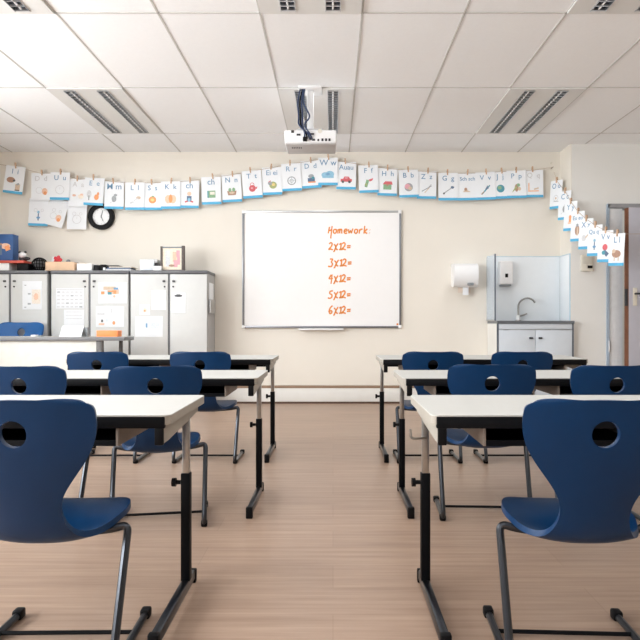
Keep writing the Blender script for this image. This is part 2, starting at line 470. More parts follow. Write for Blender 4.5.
def card_mesh(letters, spec, stripe=True, faint=False, w=CARD_W, h=CARD_H, size=None, curl=.006):
    b = MB(); n = 6
    b.box(-w / 2, w / 2, -.0006, .0006, -h, 0, M_PAPER)
    if stripe: b.box(-w / 2, w / 2, -.0010, .0009, -h - .001, -h + .026, M_STRIPE)
    if letters:
        sz = size or (.088 if len(letters) <= 3 else .074 if len(letters) <= 5 else .055)
        vs, fs = text_geo(letters, sz)
        b.add([(v[0], -.0016, -.082 + v[1]) for v in vs], fs, PAL['lgrey'] if faint else M_LETTER)
    if spec: icon(b, spec, -.185, -.0014)
    return b


E, R, P_, O, LN = 'e', 'r', 'p', 'o', 'l'
ICON = dict(
    hedgehog=[(E, -.035, .035, .045, .03, 'brown'), (E, .0, .03, .014, .012, 'black'), (R, .045, -.04, .05, .07, 0, 'tan'), (R, .045, -.005, .03, .02, .4, 'grey'), (R, .045, -.07, .05, .012, 0, 'black')],
    faint=[(O, -.02, .0, .035, .004, 'lgrey'), (E, .04, -.01, .03, .035, 'peach'), (E, .045, -.03, .018, .02, 'orange')],
    clock=[(O, 0, 0, .048, .008, 'grey'), (LN, 0, 0, 0, .028, .004, 'grey'), (LN, 0, 0, .018, .01, .004, 'grey')],
    paleclock=[(O, 0, 0, .048, .006, 'lgrey'), (LN, 0, 0, 0, .028, .004, 'lgrey')],
    fruit=[(E, -.04, .01, .02, .012, 'peach'), (E, .03, .0, .03, .024, 'cream'), (R, .04, .02, .03, .02, 0, 'peach')],
    donkey=[(E, -.05, .01, .025, .04, 'lgrey'), (R, -.05, -.03, .012, .05, 0, 'grey'), (E, .03, -.02, .025, .03, 'orange'), (E, .045, .015, .012, .02, 'orange')],
    mouse=[(E, 0, .0, .025, .035, 'grey'), (E, .015, .04, .018, .014, 'grey'), (LN, -.02, -.03, -.045, -.05, .006, 'lgrey')],
    lion=[(E, .04, .02, .024, .016, 'tan'), (R, -.03, -.03, .04, .016, .3, 'lgrey'), (LN, -.01, -.01, .04, .02, .008, 'lgrey')],
    orange=[(E, 0, 0, .04, .038, 'orange'), (E, 0, 0, .02, .016, 'yellow'), (E, .005, .036, .012, .008, 'green')],
    pumpkin=[(E, -.025, -.005, .035, .045, 'peach'), (E, .025, -.005, .035, .045, 'peach'), (E, .0, -.0, .02, .045, 'orange')],
    child=[(E, 0, .045, .022, .022, 'peach'), (R, 0, -.01, .05, .06, 0, 'navy'), (R, -.03, -.04, .03, .016, .3, 'red'), (R, .03, -.04, .03, .016, -.3, 'red'), (E, 0, -.02, .016, .02, 'sky')],
    book=[(R, 0, 0, .085, .075, 0, 'green'), (R, .01, .01, .05, .03, 0, 'cream'), (R, -.037, 0, .012, .075, 0, 'teal')],
    nest=[(P_, [(-.05, .01), (.05, .01), (.04, -.035), (-.04, -.035)], 'brown'), (E, -.02, .02, .016, .022, 'green'), (E, .02, .022, .016, .022, 'green'), (E, 0, -.01, .03, .012, 'tan')],
    teapot=[(E, 0, -.005, .036, .036, 'red'), (O, -.0, .035, .022, .006, 'red'), (P_, [(.03, 0), (.055, .015), (.045, -.015)], 'red'), (E, -.005, -.002, .012, .01, 'pink')],
    basket=[(E, .01, -.005, .04, .038, 'olive'), (E, -.02, .015, .024, .02, 'grey'), (E, .015, .0, .018, .016, 'yellow'), (R, -.025, .035, .03, .008, .5, 'red')],
    wheel=[(O, 0, 0, .046, .01, 'grey'), (O, 0, 0, .02, .005, 'grey'), (LN, -.04, 0, .04, 0, .003, 'grey'), (LN, 0, -.04, 0, .04, .003, 'grey')],
    tin=[(R, 0, -.02, .075, .04, 0, 'navy'), (E, 0, .02, .03, .02, 'grey'), (R, .005, -.045, .08, .014, 0, 'orange'), (E, .02, .0, .016, .014, 'teal')],
    cloud=[(E, -.03, 0, .04, .03, 'sky'), (E, .02, .01, .045, .034, 'sky'), (R, 0, -.012, .12, .04, 0, 'sky'), (E, .0, .01, .02, .014, 'blue')],
    car=[(R, 0, -.012, .12, .03, 0, 'red'), (P_, [(-.035, 0), (-.02, .028), (.025, .028), (.045, 0)], 'red'), (E, -.035, -.028, .014, .014, 'black'), (E, .035, -.028, .014, .014, 'black'), (R, 0, .013, .03, .014, 0, 'pink')],
    flag=[(R, -.02, -.01, .03, .08, .3 * -1, 'green'), (P_, [(0, .03), (.05, .045), (.04, .02), (.01, .01)], 'red'), (E, -.03, -.02, .012, .012, 'olive')],
    house=[(R, 0, -.015, .085, .055, 0, 'green'), (P_, [(-.05, .012), (-.025, .045), (.045, .045), (.055, .012)], 'red'), (R, .0, .005, .02, .02, 0, 'brown')],
    ball=[(E, 0, 0, .044, .044, 'grey'), (E, -.012, .008, .03, .028, 'pink'), (E, .014, -.012, .02, .02, 'tan')],
    pliers=[(LN, -.05, -.03, .055, .03, .009, 'grey'), (LN, -.02, -.045, .03, .01, .008, 'tan'), (LN, .01, .0, .05, .045, .006, 'grey')],
    fork=[(LN, -.055, -.04, .05, .035, .009, 'grey'), (E, .045, .03, .018, .014, 'navy'), (E, -.045, -.035, .01, .01, 'black')],
    shoe=[(P_, [(-.045, -.01), (-.01, .025), (.0, -.002), (.035, -.02), (-.045, -.02)], 'tan'), (E, -.02, .01, .016, .016, 'brown')],
    vulture=[(LN, -.045, -.05, .045, .045, .014, 'teal'), (LN, -.05, -.05, -.02, -.02, .01, 'brown'), (P_, [(-.01, .0), (.02, .045), (.03, .01)], 'navy')],
    yoyo=[(E, 0, 0, .042, .042, 'teal'), (E, -.01, .01, .022, .02, 'green')],
    parrot=[(E, 0, 0, .02, .04, 'brown'), (P_, [(-.05, -.05), (.01, .0), (-.01, .02)], 'olive'), (E, .02, .03, .018, .018, 'green'), (E, .03, -.01, .016, .02, 'tan')],
    frame=[(R, -.05, 0, .016, .09, 0, 'peach'), (R, 0, -.04, .11, .016, .05, 'peach'), (R, .03, -.015, .05, .014, .3, 'tan')],
    robot=[(R, 0, 0, .03, .06, 0, 'orange'), (E, 0, .03, .018, .018, 'orange'), (R, 0, -.03, .05, .02, 0, 'peach')],
    bear=[(E, 0, 0, .03, .05, 'brown'), (R, .005, -.01, .02, .08, 0, 'tan'), (E, 0, .05, .016, .016, 'grey')],
    bird=[(E, -.02, 0, .028, .03, 'lgrey'), (LN, 0, 0, .05, .05, .012, 'tan'), (E, .05, .05, .014, .01, 'peach')],
    snail=[(O, 0, 0, .035, .008, 'lgrey'), (LN, -.03, -.03, .04, -.035, .006, 'grey'), (E, .0, .0, .012, .012, 'tan')],
    kite=[(E, 0, .03, .03, .03, 'red'), (P_, [(0, .01), (.05, -.03), (.02, -.06), (-.02, -.02)], 'navy'), (E, -.015, -.02, .02, .02, 'teal')],
    sheep=[(E, 0, 0, .05, .035, 'brown'), (E, -.03, .025, .02, .018, 'tan'), (R, -.02, -.045, .01, .04, 0, 'tan'), (R, .025, -.045, .01, .04, 0, 'tan')],
    stick=[(LN, 0, -.05, .0, .03, .012, 'navy'), (E, 0, .04, .014, .014, 'sky'), (E, .0, -.02, .02, .012, 'blue')],
)
LINE_Y = WY - .062
GRP, GRP2 = 'alphabet cards on the line above the whiteboard', 'alphabet cards on the line to the door'
# (centre px, top py, tilt deg, letters, icon, label words, faint)
CARDS = [
    (16.3, 166.3, -7, 'I  i', 'hedgehog', 'white alphabet card I i with brown hedgehog, tilted, first on the line', False),
    (41, 173, 0, 'D  d', 'faint', 'faint white card with peach picture, second on the line', True),
    (60.5, 172.5, -1, 'U  u', 'paleclock', 'white alphabet card U u with a pale round clock', False),
    (78.5, 179, -2, 'A  a', 'fruit', 'white alphabet card A a with pale fruit, above left of the clock', True),
    (95, 178, -3, 'E  e', 'donkey', 'white alphabet card E e with grey donkey and orange duck', False),
    (114.3, 181.5, -1, 'M m', 'mouse', 'white alphabet card M m with small grey mouse', False),
    (135, 182.5, 0, 'L  l', 'lion', 'white alphabet card L l with small pale lion', False),
    (152.5, 182.5, 0, 'S  s', 'orange', 'white alphabet card S s with a round orange', False),
    (170.7, 181.5, .5, 'K  k', 'pumpkin', 'white alphabet card K k with peach pumpkin', False),
    (189.5, 180.5, -1, 'ch', 'child', 'white alphabet card ch with child in blue and red', False),
    (211, 177, 2, 'ch', 'book', 'white alphabet card ch with a green book', False),
    (231, 174.5, 3, 'N  n', 'nest', 'white alphabet card N n with brown nest', False),
    (251.3, 170.8, 4, 'T  t', 'teapot', 'white alphabet card T t with red teapot', False),
    (271.5, 167.3, 2, 'Ei ei', 'basket', 'white alphabet card Ei ei with olive green egg basket', False),
    (290.8, 163.6, 3, 'R  r', 'wheel', 'white alphabet card R r with grey wheel', False),
    (310, 160.6, 4, 'D  d', 'tin', 'white alphabet card D d with navy tin, left of the cloud card', False),
    (328, 157.8, 0, 'W w', 'cloud', 'white alphabet card W w with pale blue cloud', False),
    (346.5, 161.8, -1, 'Auau', 'car', 'white alphabet card Auau with red car', False),
    (368, 165.3, 2, 'F  f', 'flag', 'white alphabet card F f with green and red picture', False),
    (388, 168.2, -2, 'H  h', 'house', 'white alphabet card H h with green house and red roof', False),
    (408, 170, 2, 'B  b', 'ball', 'white alphabet card B b with grey pink ball', False),
    (426.8, 171.2, -1, 'Z  z', 'pliers', 'white alphabet card Z z with open pliers', False),
    (448, 173, 0, 'G  g', 'fork', 'white alphabet card G g with diagonal fork', False),
    (467.3, 172.8, 1, 'Sch sch', 'shoe', 'white alphabet card Sch sch with tan shoe', False),
    (485, 172.4, 2, 'V  v', 'vulture', 'white alphabet card V v with teal bird', False),
    (500, 171.2, 2, 'J  j', 'yoyo', 'white alphabet card J j with round teal yoyo', False),
    (516, 170.7, 1, 'P  p', 'parrot', 'white alphabet card P p with brown green parrot', False),
    (533.5, 169.8, 0, 'Q  q', 'frame', 'white alphabet card with peach corner shape, last before the wall corner', True),
]


def pin_mesh():
    b = MB()
    b.prism([(-.006, -.026), (.006, -.026), (.0075, .02), (.006, .036), (-.006, .036), (-.0075, .02)], -.009, -.002, M_WOOD, 'y')
    b.prism([(-.006, -.026), (.006, -.026), (.0075, .02), (.006, .036), (-.006, .036), (-.0075, .02)], .002, .009, M_WOOD, 'y')
    b.cyl((0, 0, .008), 'x', .0035, .02, M_DARK, 8)
    return b


pin0 = pin_mesh().build('clothespin')
pin0_used = [False]


def pin(loc, rz, tilt, card_name, grp):
    if not pin0_used[0]: o = pin0; pin0_used[0] = True
    else:
        o = pin0.copy(); COL.objects.link(o)
    o.location = loc; o.rotation_euler = (0, tilt, rz)
    tag(o, 'wooden clothespin holding the %s' % card_name, 'clothespin', grp)
    return o


line_pts = [(XL, LINE_Y, Z(160, LINE_Y))]
for i, (cx, ty, tilt, let, ic, lab, faint) in enumerate(CARDS):
    yy = LINE_Y + (.0045 if i % 2 else -.0045) + .0
    o = card_mesh(let, ICON[ic], not (i == 1 or i == 3), faint).build('alphabet_card', None, (X(cx, LINE_Y), yy, Z(ty, LINE_Y)), (math.radians(-1.5), -math.radians(tilt) * -1 * -1, 0), smooth=0)
    tag(o, lab, 'card', GRP)
    pz = Z(ty, LINE_Y)
    what = lab.replace('white ', '', 1).split(' with')[0] if ' with' in lab else lab
    what = {1: 'second, faint card of the line', 9: 'ch card with a child', 10: 'ch card with a green book', 15: 'D d card with navy tin', 27: 'last card before the wall corner'}.get(i, what)
    pin((X(cx, LINE_Y) + random.uniform(-.015, .02), yy, pz + .002), 0, random.uniform(-.15, .15), what, 'clothespins above the whiteboard')
    line_pts.append((X(cx, LINE_Y), LINE_Y, pz - .004))
hx, hz = X(551, WY), Z(168.5, WY)
line_pts.append((hx, LINE_Y, hz))
tag(MB().tube(line_pts, .0022, M_STRING, 6).build('card_line'), 'thin string carrying alphabet cards across the wall above the whiteboard', 'string')
hk = MB().cyl((hx, WY - .004, hz), 'y', .012, .008, M_CREAM).tube([(hx, WY, hz), (hx, LINE_Y - .005, hz)], .004, M_DARK, 8)
tag(hk.build('wall_hook'), 'small wall hook at the end of the card string, below another', 'hook', 'hooks by the wall corner')
hk = MB().cyl((hx + .0, WY - .004, Z(163, WY)), 'y', .011, .008, M_CREAM).tube([(hx, WY, Z(163, WY)), (hx, WY - .03, Z(163, WY))], .004, M_CREAM, 8)
tag(hk.build('wall_hook'), 'small cream wall hook with nothing on it, near the wall corner', 'hook', 'hooks by the wall corner')
# lower cards taped under the first ones
for cx, ty, tilt, ic, st, lab in ((39, 198.5, 2, 'stick', True, 'lower white card with blue bottom stripe, hanging under the second card'),
                                  (60, 199.5, 16, 'faint', False, 'lower white card hanging askew under the U u card'),
                                  (77.2, 202, 1, 'paleclock', False, 'lower plain white card left of the wall clock')):
    o = card_mesh('', [(O, -.03, .06, .02, .004, 'lgrey'), (O, .04, .06, .016, .004, 'lgrey')] + ICON[ic], st).build('alphabet_card', None, (X(cx, WY - .04), WY - .035, Z(ty, WY - .04)), (math.radians(-2), math.radians(tilt), 0), smooth=0)
    tag(o, lab, 'card', 'lower cards under the line')

# line of cards running towards the camera beside the door
RC = [(556.8, 180.5, 'O o', 'snail', 'turned alphabet card nearest the wall corner, topmost of the descending line'), (565.3, 191, 'C c', 'mouse', 'second of the turned alphabet cards down from the corner'),
      (571, 201.5, 'Y y', 'robot', 'turned alphabet card with orange figure, third from the corner'), (578.2, 211.5, 'Eu eu', 'bear', 'turned alphabet card with tall brown figure'),
      (586.5, 218.8, 'X x', 'bird', 'turned alphabet card with pale bird on a tan branch'), (595.5, 225, 'Qu qu', 'stick', 'turned alphabet card with small navy stick figure'),
      (606, 230.5, 'V v', 'kite', 'turned alphabet card with red and navy kite'), (617.5, 233.5, 'L l', 'sheep', 'nearest turned alphabet card with brown sheep, end of the line')]
ang = math.atan2(-.95, .22)
pts2 = []
for i, (cx, ty, let, ic, lab) in enumerate(RC):
    Y = 6.72 - i * .128
    x, z = X(cx, Y), Z(ty, Y)
    rz = ang + math.radians(11)
    # the printed side (-y local) must look at -X
    o = card_mesh(let, ICON[ic], w=.172, size=.076 if len(let) < 5 else .058).build('alphabet_card', None, (x, Y, z), (0, math.radians(4), rz), smooth=0)
    tag(o, lab, 'card', GRP2)
    pin((x, Y, z), rz, .05, {0: 'turned card nearest the wall corner', 1: 'second turned card from the corner', 2: 'turned card with orange figure', 3: 'turned card with tall brown figure', 4: 'turned card with pale bird', 5: 'turned card with navy stick figure', 6: 'turned card with red kite', 7: 'turned card with brown sheep'}[i], 'clothespins on the line to the door')
    pts2.append((x, Y, z - .004))
pts2 = [(X(554, WY), WY, Z(172, WY))] + pts2 + [(XR - .003, 5.83, Z(233.5, 5.83))]
tag(MB().tube(pts2, .0022, M_STRING, 6).build('card_line'), 'thin string of turned cards running down from the wall corner past the door', 'string')

# ------------------------------------------------------------------ wall clock
cx, cz = X(102.1, WY), Z(217, WY)
ck = empty('wall_clock', (cx, WY, cz)); tag(ck, 'round wall clock with thick black rim and white face', 'clock')
MB().ring((0, -.022, 0), .140, .048, M_BLKP, .04, 48).build('rim', ck)
b = MB().cyl((0, -.012, 0), 'y', .095, .02, M_WHITEP, 40)
for k in range(12):
    a = k * PI / 6; b.box(-.003, .003, -.0245, -.022, .072, .086, PAL['lgrey'], Matrix.Rotation(a, 4, 'Y'))
b.build('face', ck)
for a, l in ((2.75, .055), (.25, .07)):
    MB().box(-.0035, .0035, -.028, -.024, -.012, l, PAL['grey'], Matrix.Rotation(a, 4, 'Y')).build('hand', ck)

# ------------------------------------------------------------------ cabinets
CYF = 6.45
CTOP = Z(270.5, CYF)
PITCH_TOP = .033


def cabinet(x0, x1, mid, label):
    t = empty('storage_cabinet', ((x0 + x1) / 2, CYF + .2, 0)); tag(t, label, 'cabinet', 'grey storage cabinets')
    w2 = (x1 - x0) / 2; d0, d1 = -.2, .2
    b = MB()
    b.box(-w2, -w2 + .02, d0 + .004, d1, .06, CTOP - PITCH_TOP, M_CABS); b.box(w2 - .02, w2, d0 + .004, d1, .06, CTOP - PITCH_TOP, M_CABS)
    b.box(-w2 + .02, w2 - .02, d1 - .015, d1, .06, CTOP - PITCH_TOP, M_CABS); b.box(-w2 + .02, w2 - .02, d0 + .02, d1 - .015, .06, .08, M_CABS)
    for z in (.45, .82): b.box(-w2 + .02, w2 - .02, d0 + .03, d1 - .02, z, z + .018, M_CABS)
    b.build('carcass', t)
    MB().box(-w2 + .02, w2 - .02, d0 + .03, d1 - .02, 0, .06, M_DARK).build('plinth', t)
    MB().bbox(-w2 - .004, w2 + .004, d0 - .016, d1, CTOP - PITCH_TOP, CTOP, M_CABG, .004).build('top_panel', t)
    m = mid - t.location.x
    f = MB(); f.box(m - .011, m + .011, d0 - .004, d0 + .02, .06, CTOP - PITCH_TOP - .004, M_CABG); f.build('centre_post', t)
    for (a, c, s) in ((-w2 + .004, m - .011, 1), (m + .011, w2 - .004, -1)):
        d = MB().bbox(a, c, d0 - .014, d0 + .004, .065, CTOP - PITCH_TOP - .006, M_CABW, .003).build('door', t)
        hx = (c - .038) if s > 0 else (a + .038)
        hz = Z(281.3, CYF)
        MB().bbox(hx - .013, hx + .013, d0 - .032, d0 - .012, hz - .010, hz + .010, mat('knob_grey', (88, 88, 90), .4), .004).build('handle', d)
        MB().cyl((hx + .006 * s, d0 - .015, hz - .055), 'y', .009, .008, M_DARK, 12).build('keyhole', d)
    return t


def cx_(p): return X(p, CYF)


cabinet(cx_(48) - .787, cx_(48), cx_(10.5), 'grey two-door cabinet with blue box on top, leftmost of three')
cabinet(cx_(51.5), cx_(129), cx_(90), 'grey two-door cabinet with calendar and colourful picture on its doors')
cabinet(cx_(130.6), cx_(207.5), cx_(169.3), 'grey two-door cabinet with picture frame on top, nearest the whiteboard')
# papers on cabinet doors
DY = CYF - .0155


def sheet(name, label, cat, x0, x1, y0, y1, spec, col=None, Y=DY, group='papers on the cabinet doors'):
    w, h = (x1 - x0) / F * Y, (y1 - y0) / F * Y
    b = MB(); b.box(-w / 2, w / 2, -.001, .0005, -h, 0, col or M_PAPER)
    sp = []
    for s in spec: sp.append((s[0], s[1] * w, s[2] * h, s[3] * w, s[4] * h) + ((0,) if s[0] == 'r' else ()) + (s[-1],))
    icon(b, sp, -h / 2, -.0014)
    o = b.build(name, None, (X((x0 + x1) / 2, Y), Y - .0006, Z(y0, Y)), smooth=0)
    return tag(o, label, cat, group)


sheet('paper_sheet', 'white notice with small printed marks on the leftmost cabinet', 'paper', 22.5, 42, 281, 309.5, [(R, -.35, .35, .1, .03, 'grey'), (R, -.15, .05, .14, .05, 'grey'), (R, -.15, -.3, .16, .06, 'grey'), (R, .2, -.05, .44, .5, 'cream'), (E, .2, -.05, .12, .12, 'peach'), (R, -.35, -.42, .1, .03, 'grey')])
cal = [(R, 0, .42, .94, .03, 'lgrey')]
for r in range(5):
    for c in range(6): cal.append((R, -.4 + c * .16, .3 - r * .18, .10, .05, 'lgrey' if (r * 6 + c * 5) % 7 else 'grey'))
sheet('wall_calendar', 'white calendar sheet with a grid of grey marks', 'calendar', 56, 84, 288, 308.5, cal)
sheet('paper_sheet', 'ruled white sheet hanging under the calendar', 'paper', 64, 84.2, 309.5, 326, [(R, 0, .35, .8, .03, 'lgrey'), (R, 0, .15, .8, .03, 'lgrey'), (R, 0, -.05, .8, .03, 'lgrey')])
sheet('drawing', 'child drawing with orange and teal blocks on the cabinet door', 'drawing', 98.3, 127, 282.3, 303.5, [(R, -.1, .22, .44, .16, 'tan'), (R, .1, .06, .24, .22, 'peach'), (R, .12, .2, .16, .1, 'blue'), (R, -.34, .0, .12, .14, 'orange'), (R, -.1, .0, .14, .16, 'teal'), (R, .08, .0, .1, .1, 'orange'), (R, -.02, .08, .3, .08, 'orange'), (E, .06, -.16, .04, .06, 'peach')])
sheet('drawing', 'child drawing with faint small figures, below the orange and teal drawing', 'drawing', 96, 124, 306.5, 327, [(R, -.32, .14, .26, .12, 'lgrey'), (R, -.28, -.2, .07, .12, 'black'), (R, -.3, -.36, .2, .1, 'peach'), (E, -.1, -.18, .05, .07, 'pale'), (E, .14, -.3, .05, .09, 'orange'), (R, .05, .3, .04, .2, 'lgrey')])
sheet('paper_sheet', 'plain white sheet at the top of the door beside the picture frame', 'paper', 151.5, 166, 290, 310, [(R, 0, .2, .7, .02, 'pale'), (R, 0, 0, .7, .02, 'pale')])
sheet('paper_sheet', 'small cream note with orange dot left of the plain sheet', 'paper', 139.5, 150.2, 304.5, 315, [(E, 0, -.05, .2, .22, 'cream'), (E, 0, -.1, .1, .1, 'orange')])
sheet('paper_sheet', 'wide white sheet with small blue figure, lowest on its door', 'paper', 135, 162.8, 316, 337, [(R, -.08, .2, .08, .5, 'pale'), (R, -.08, .05, .06, .2, 'blue'), (R, .22, .05, .3, .3, 'pale')])
sheet('paper_sheet', 'white notice with black symbol on the rightmost cabinet door', 'paper', 171.2, 185.6, 292.5, 313, [(E, 0, .34, .28, .06, 'black'), (R, 0, .38, .24, .06, 'black'), (R, 0, .08, .66, .02, 'lgrey'), (R, 0, -.04, .66, .02, 'lgrey'), (R, 0, -.16, .66, .02, 'lgrey')])
# pocket on the cabinet end panel
xe = cx_(207.5)
b = MB().box(xe + .001, xe + .006, 6.52, 6.74, .98, 1.27, M_PAPER).box(xe + .006, xe + .022, 6.50, 6.76, .96, 1.10, M_ALU)
tag(b.build('paper_holder'), 'white papers in a holder on the cabinet end panel', 'paper holder')

# ---- things on top of the cabinets
TY = CYF + .14
def tx(p): return X(p, CYF + .05)
def th(p): return Z(p, TY)
base = CTOP


def px_h(n): return n / F * TY


# white box, red folder, blue box
tag(MB().bbox(tx(-14), tx(10.5), TY - .12, TY + .12, base, base + px_h(7.5), M_WHITEP, .003).build('paper_box'), 'flat white box at the far left under the red folder', 'box')
b = MB().bbox(tx(-12), tx(26), TY - .13, TY + .06, base + px_h(7.5), base + px_h(10), mat('red_card', (206, 84, 66), .5), .003)
b = b.build('folder'); tag(b, 'red folder lying flat across the white box and black case', 'folder')
t = empty('toy_box', (tx(-2), TY + .02, base + px_h(10))); tag(t, 'tall blue box with orange picture at the left end of the cabinets', 'box')
hw2 = tx(10.5) - tx(-2)
MB().bbox(-hw2 - .03, hw2, -.06, .06, 0, px_h(27), mat('box_blue', (38, 88, 150), .45), .004).build('carton', t)
b = MB(); icon(b, [(E, .05, .0, .05, .03, 'peach'), (R, .07, -.02, .05, .05, .4, 'orange'), (R, -.03, -.04, .09, .1, 0, 'navy'), (R, -.03, .02, .09, .02, 0, 'brown')], px_h(15), -.0605); b.build('label', t, smooth=0)
tag(MB().bbox(tx(17), tx(29), TY - .1, TY + .09, base, base + px_h(7.4), M_BLKP, .008).build('case'), 'black case under the end of the red folder', 'case')
# panda plush
t = empty('plush_panda', (tx(19.5), TY - .02, base + px_h(10))); tag(t, 'small black and white plush animal sitting on the red folder', 'plush toy')


def ball(m, c, r, sx=1, sy=1, sz=1):
    bm = bmesh.new(); bmesh.ops.create_uvsphere(bm, u_segments=16, v_segments=10, radius=r)
    for v in bm.verts: v.co = Vector((v.co.x * sx + c[0], v.co.y * sy + c[1], v.co.z * sz + c[2]))
    return MB().bm(bm, m)


ball(PAL['black'], (0, .01, .028), .035, 1.2, 1, .85).build('body', t)
ball(M_WHITEP, (.004, -.01, .065), .034, 1.1, 1, .9).build('head', t)
for s in (-1, 1): ball(PAL['black'], (s * .028, -.005, .092), .014).build('ear', t)
ball(PAL['black'], (.05, -.01, .028), .022, 1.4, 1, .8).build('paw', t)
# black wire basket
t = empty('wire_basket', (tx(35.6), TY, base)); tag(t, 'round black wire basket between red folder and cardboard box', 'basket')
R0 = px_h(7.2)
b = MB()
for k in range(8):
    a = PI * k / 8
    b.tube([(R0 * math.cos(a) * math.sin(u), R0 * math.sin(a) * math.sin(u), R0 + .0 - R0 * .92 * math.cos(u)) for u in [2 * PI * j / 24 for j in range(25)]], .004, M_BLKP, 6)
for u in (.6, 1.05, 1.57, 2.1, 2.5):
    b.tube([(R0 * math.sin(u) * math.cos(a), R0 * math.sin(u) * math.sin(a), R0 - R0 * .92 * math.cos(u)) for a in [2 * PI * j / 24 for j in range(25)]], .004, M_BLKP, 6)
b.build('wire_frame', t)
ball(mat('basket_fill', (112, 112, 114), .8), (0, 0, R0 * .95), R0 * .8).build('filling', t)
# cardboard box with a red flower ball behind
t = empty('cardboard_box', (tx(61.5), TY - .04, base)); tag(t, 'long tan cardboard box on the middle cabinet', 'box')
mc = mat('cardboard', (222, 190, 160), .7, vary=.05)
hw2 = (tx(76) - tx(47)) / 2
MB().bbox(-hw2, hw2, -.09, .09, 0, px_h(8.2), mc, .002).build('carton', t)
MB().prism([(-hw2, px_h(8.2)), (hw2, px_h(8.2)), (hw2 - .02, px_h(8.6)), (-hw2 + .01, px_h(8.8))], -.085, .085, mc, 'y').build('lid', t)
t = empty('flower_pot', (tx(49.2), TY + .12, base + .012)); tag(t, 'white pot with a round red flower behind the cardboard box', 'flower')
MB().tube([(0, 0, -.012), (0, 0, .07), (0, 0, .1)], [.035, .05, .052], M_WHITEP, 16).build('pot', t)
ball(M_WHITEP, (-.015, -.02, .115), .042).build('blossom', t)
ball(PAL['red'], (.022, -.05, .115), .034).build('blossom', t)
fb = MB()
for k in range(5):
    q = ball(PAL['red'], (.022 + .03 * math.cos(k * 1.257), -.06, .115 + .03 * math.sin(k * 1.257)), .018, 1, .5, 1); fb.add(q.v, q.f, PAL['red'])
fb.build('petals', t)
t = empty('soft_toy', (tx(60.5), TY + .115, base)); tag(t, 'small grey toy peeking from behind the cardboard box', 'toy')
ball(PAL['lgrey'], (0, 0, .06), .05, 1.2, .8, 1).build('body', t); ball(PAL['grey'], (-.005, 0, .115), .022).build('head', t)
MB().tube([(.05, 0, .09), (.09, 0, .095), (.14, 0, .085)], [.012, .009, .004], PAL['grey'], 8).build('tail', t)
tag(MB().bbox(tx(77.5), tx(92.3), TY - .11, TY + .1, base, base + px_h(7.2), M_WHITEP, .002).build('paper_stack'), 'thick white paper stack right of the cardboard box', 'paper stack')
tag(MB().bbox(tx(78), tx(84), TY - .06, TY + .08, base + px_h(7.2), base + px_h(8.2), PAL['tan'], .002).build('notepad'), 'tan notepad on the white paper stack', 'notepad')
for x0, x1, hh2, lab in ((93.3, 99.2, 6, 'small black box right of the white paper stack'), (99.8, 105.6, 6.4, 'small black box with pale label left of the magazines')):
    t = empty('small_box', ((tx(x0) + tx(x1)) / 2, TY - .02, base)); tag(t, lab, 'box', 'black boxes on the middle cabinet')
    ww = (tx(x1) - tx(x0)) / 2
    MB().bbox(-ww, ww, -.06, .06, 0, px_h(hh2), M_BLKP, .003).build('carton', t)
    if x0 > 95: MB().box(.0, ww - .006, -.0612, -.0598, .008, .035, M_PAPER).build('label', t)
z = base
for k, (x0, x1, hgt, m, lab) in enumerate(((106, 131, 2.0, 'lgrey', 'pale grey magazine at the bottom of the low pile'), (107, 130, 1.3, 'navy', 'dark blue magazine in the low pile, second from the bottom'), (108.5, 132, 1.0, 'cream', 'cream magazine near the top of the low pile'), (106.5, 118, 1.4, 'black', 'short black booklet on top of the magazine pile'))):
    hgt = px_h(hgt)
    o = MB().bbox(tx(x0), tx(x1), TY - .1 + .01 * k, TY + .1, z, z + hgt, PAL[m], .0015).build('magazine'); tag(o, lab, 'magazine', 'magazines on the middle cabinet'); z += hgt
# right cabinet
t = empty('tape_dispenser', (tx(147), TY, base)); tag(t, 'white boxy machine with dark side left of the picture frame', 'box')
MB().bbox(tx(139.5) - tx(147), tx(153.5) - tx(147), -.08, .08, .008, px_h(11), mat('white_machine', (226, 232, 238), .4), .006).build('casing', t)
MB().bbox(tx(138.3) - tx(147), tx(156.5) - tx(147), -.06, .08, px_h(8.2), px_h(11.8), PAL['lgrey'], .006).build('lid', t)
MB().bbox(tx(153.5) - tx(147), tx(157) - tx(147), -.05, .05, .008, px_h(8), M_DARK, .005).build('side_panel', t)
MB().box(tx(140) - tx(147), tx(153) - tx(147), -.07, .07, 0, .008, M_DARK).build('foot', t)
tag(MB().bbox(tx(154.5), tx(162.5), TY - .14, TY - .09, base, base + px_h(4.5), M_WHITEP, .004).build('small_carton'), 'small white carton in front of the boxy machine', 'box')
t = empty('picture_frame', (tx(172), TY - .06, base)); tag(t, 'dark framed picture with pink and cream colours standing on the cabinet', 'picture frame')
fw = (tx(184.2) - tx(159.8)) / 2; fh = px_h(24.5)
mfr = mat('frame_brown', (88, 78, 74), .5)
MB().bbox(-fw, -fw + .022, -.012, .012, 0, fh, mfr, .002).build('side_bar', t); MB().bbox(fw - .03, fw, -.02, .012, 0, fh + .005, mfr, .002).build('side_bar', t)
MB().bbox(-fw, fw, -.01, .01, fh - .018, fh - .004, PAL['grey'], .002).build('top_bar', t); MB().box(-fw, fw, -.01, .01, 0, .014, mfr).build('bottom_bar', t)
b = MB().box(-fw + .02, fw - .025, -.003, .004, .014, fh - .016, PAL['cream']); icon(b, [(R, -.05, .0, .05, .16, 0, 'lgrey'), (R, .02, .02, .04, .1, 0, 'peach'), (R, .055, .05, .035, .07, 0, 'pink'), (R, .06, -.02, .03, .08, 0, 'pink'), (R, .03, -.05, .04, .07, 0, 'pink'), (E, -.01, -.07, .03, .012, 'brown'), (E, -.04, .05, .02, .03, 'cream')], fh / 2, -.0035); b.build('picture', t, smooth=0)

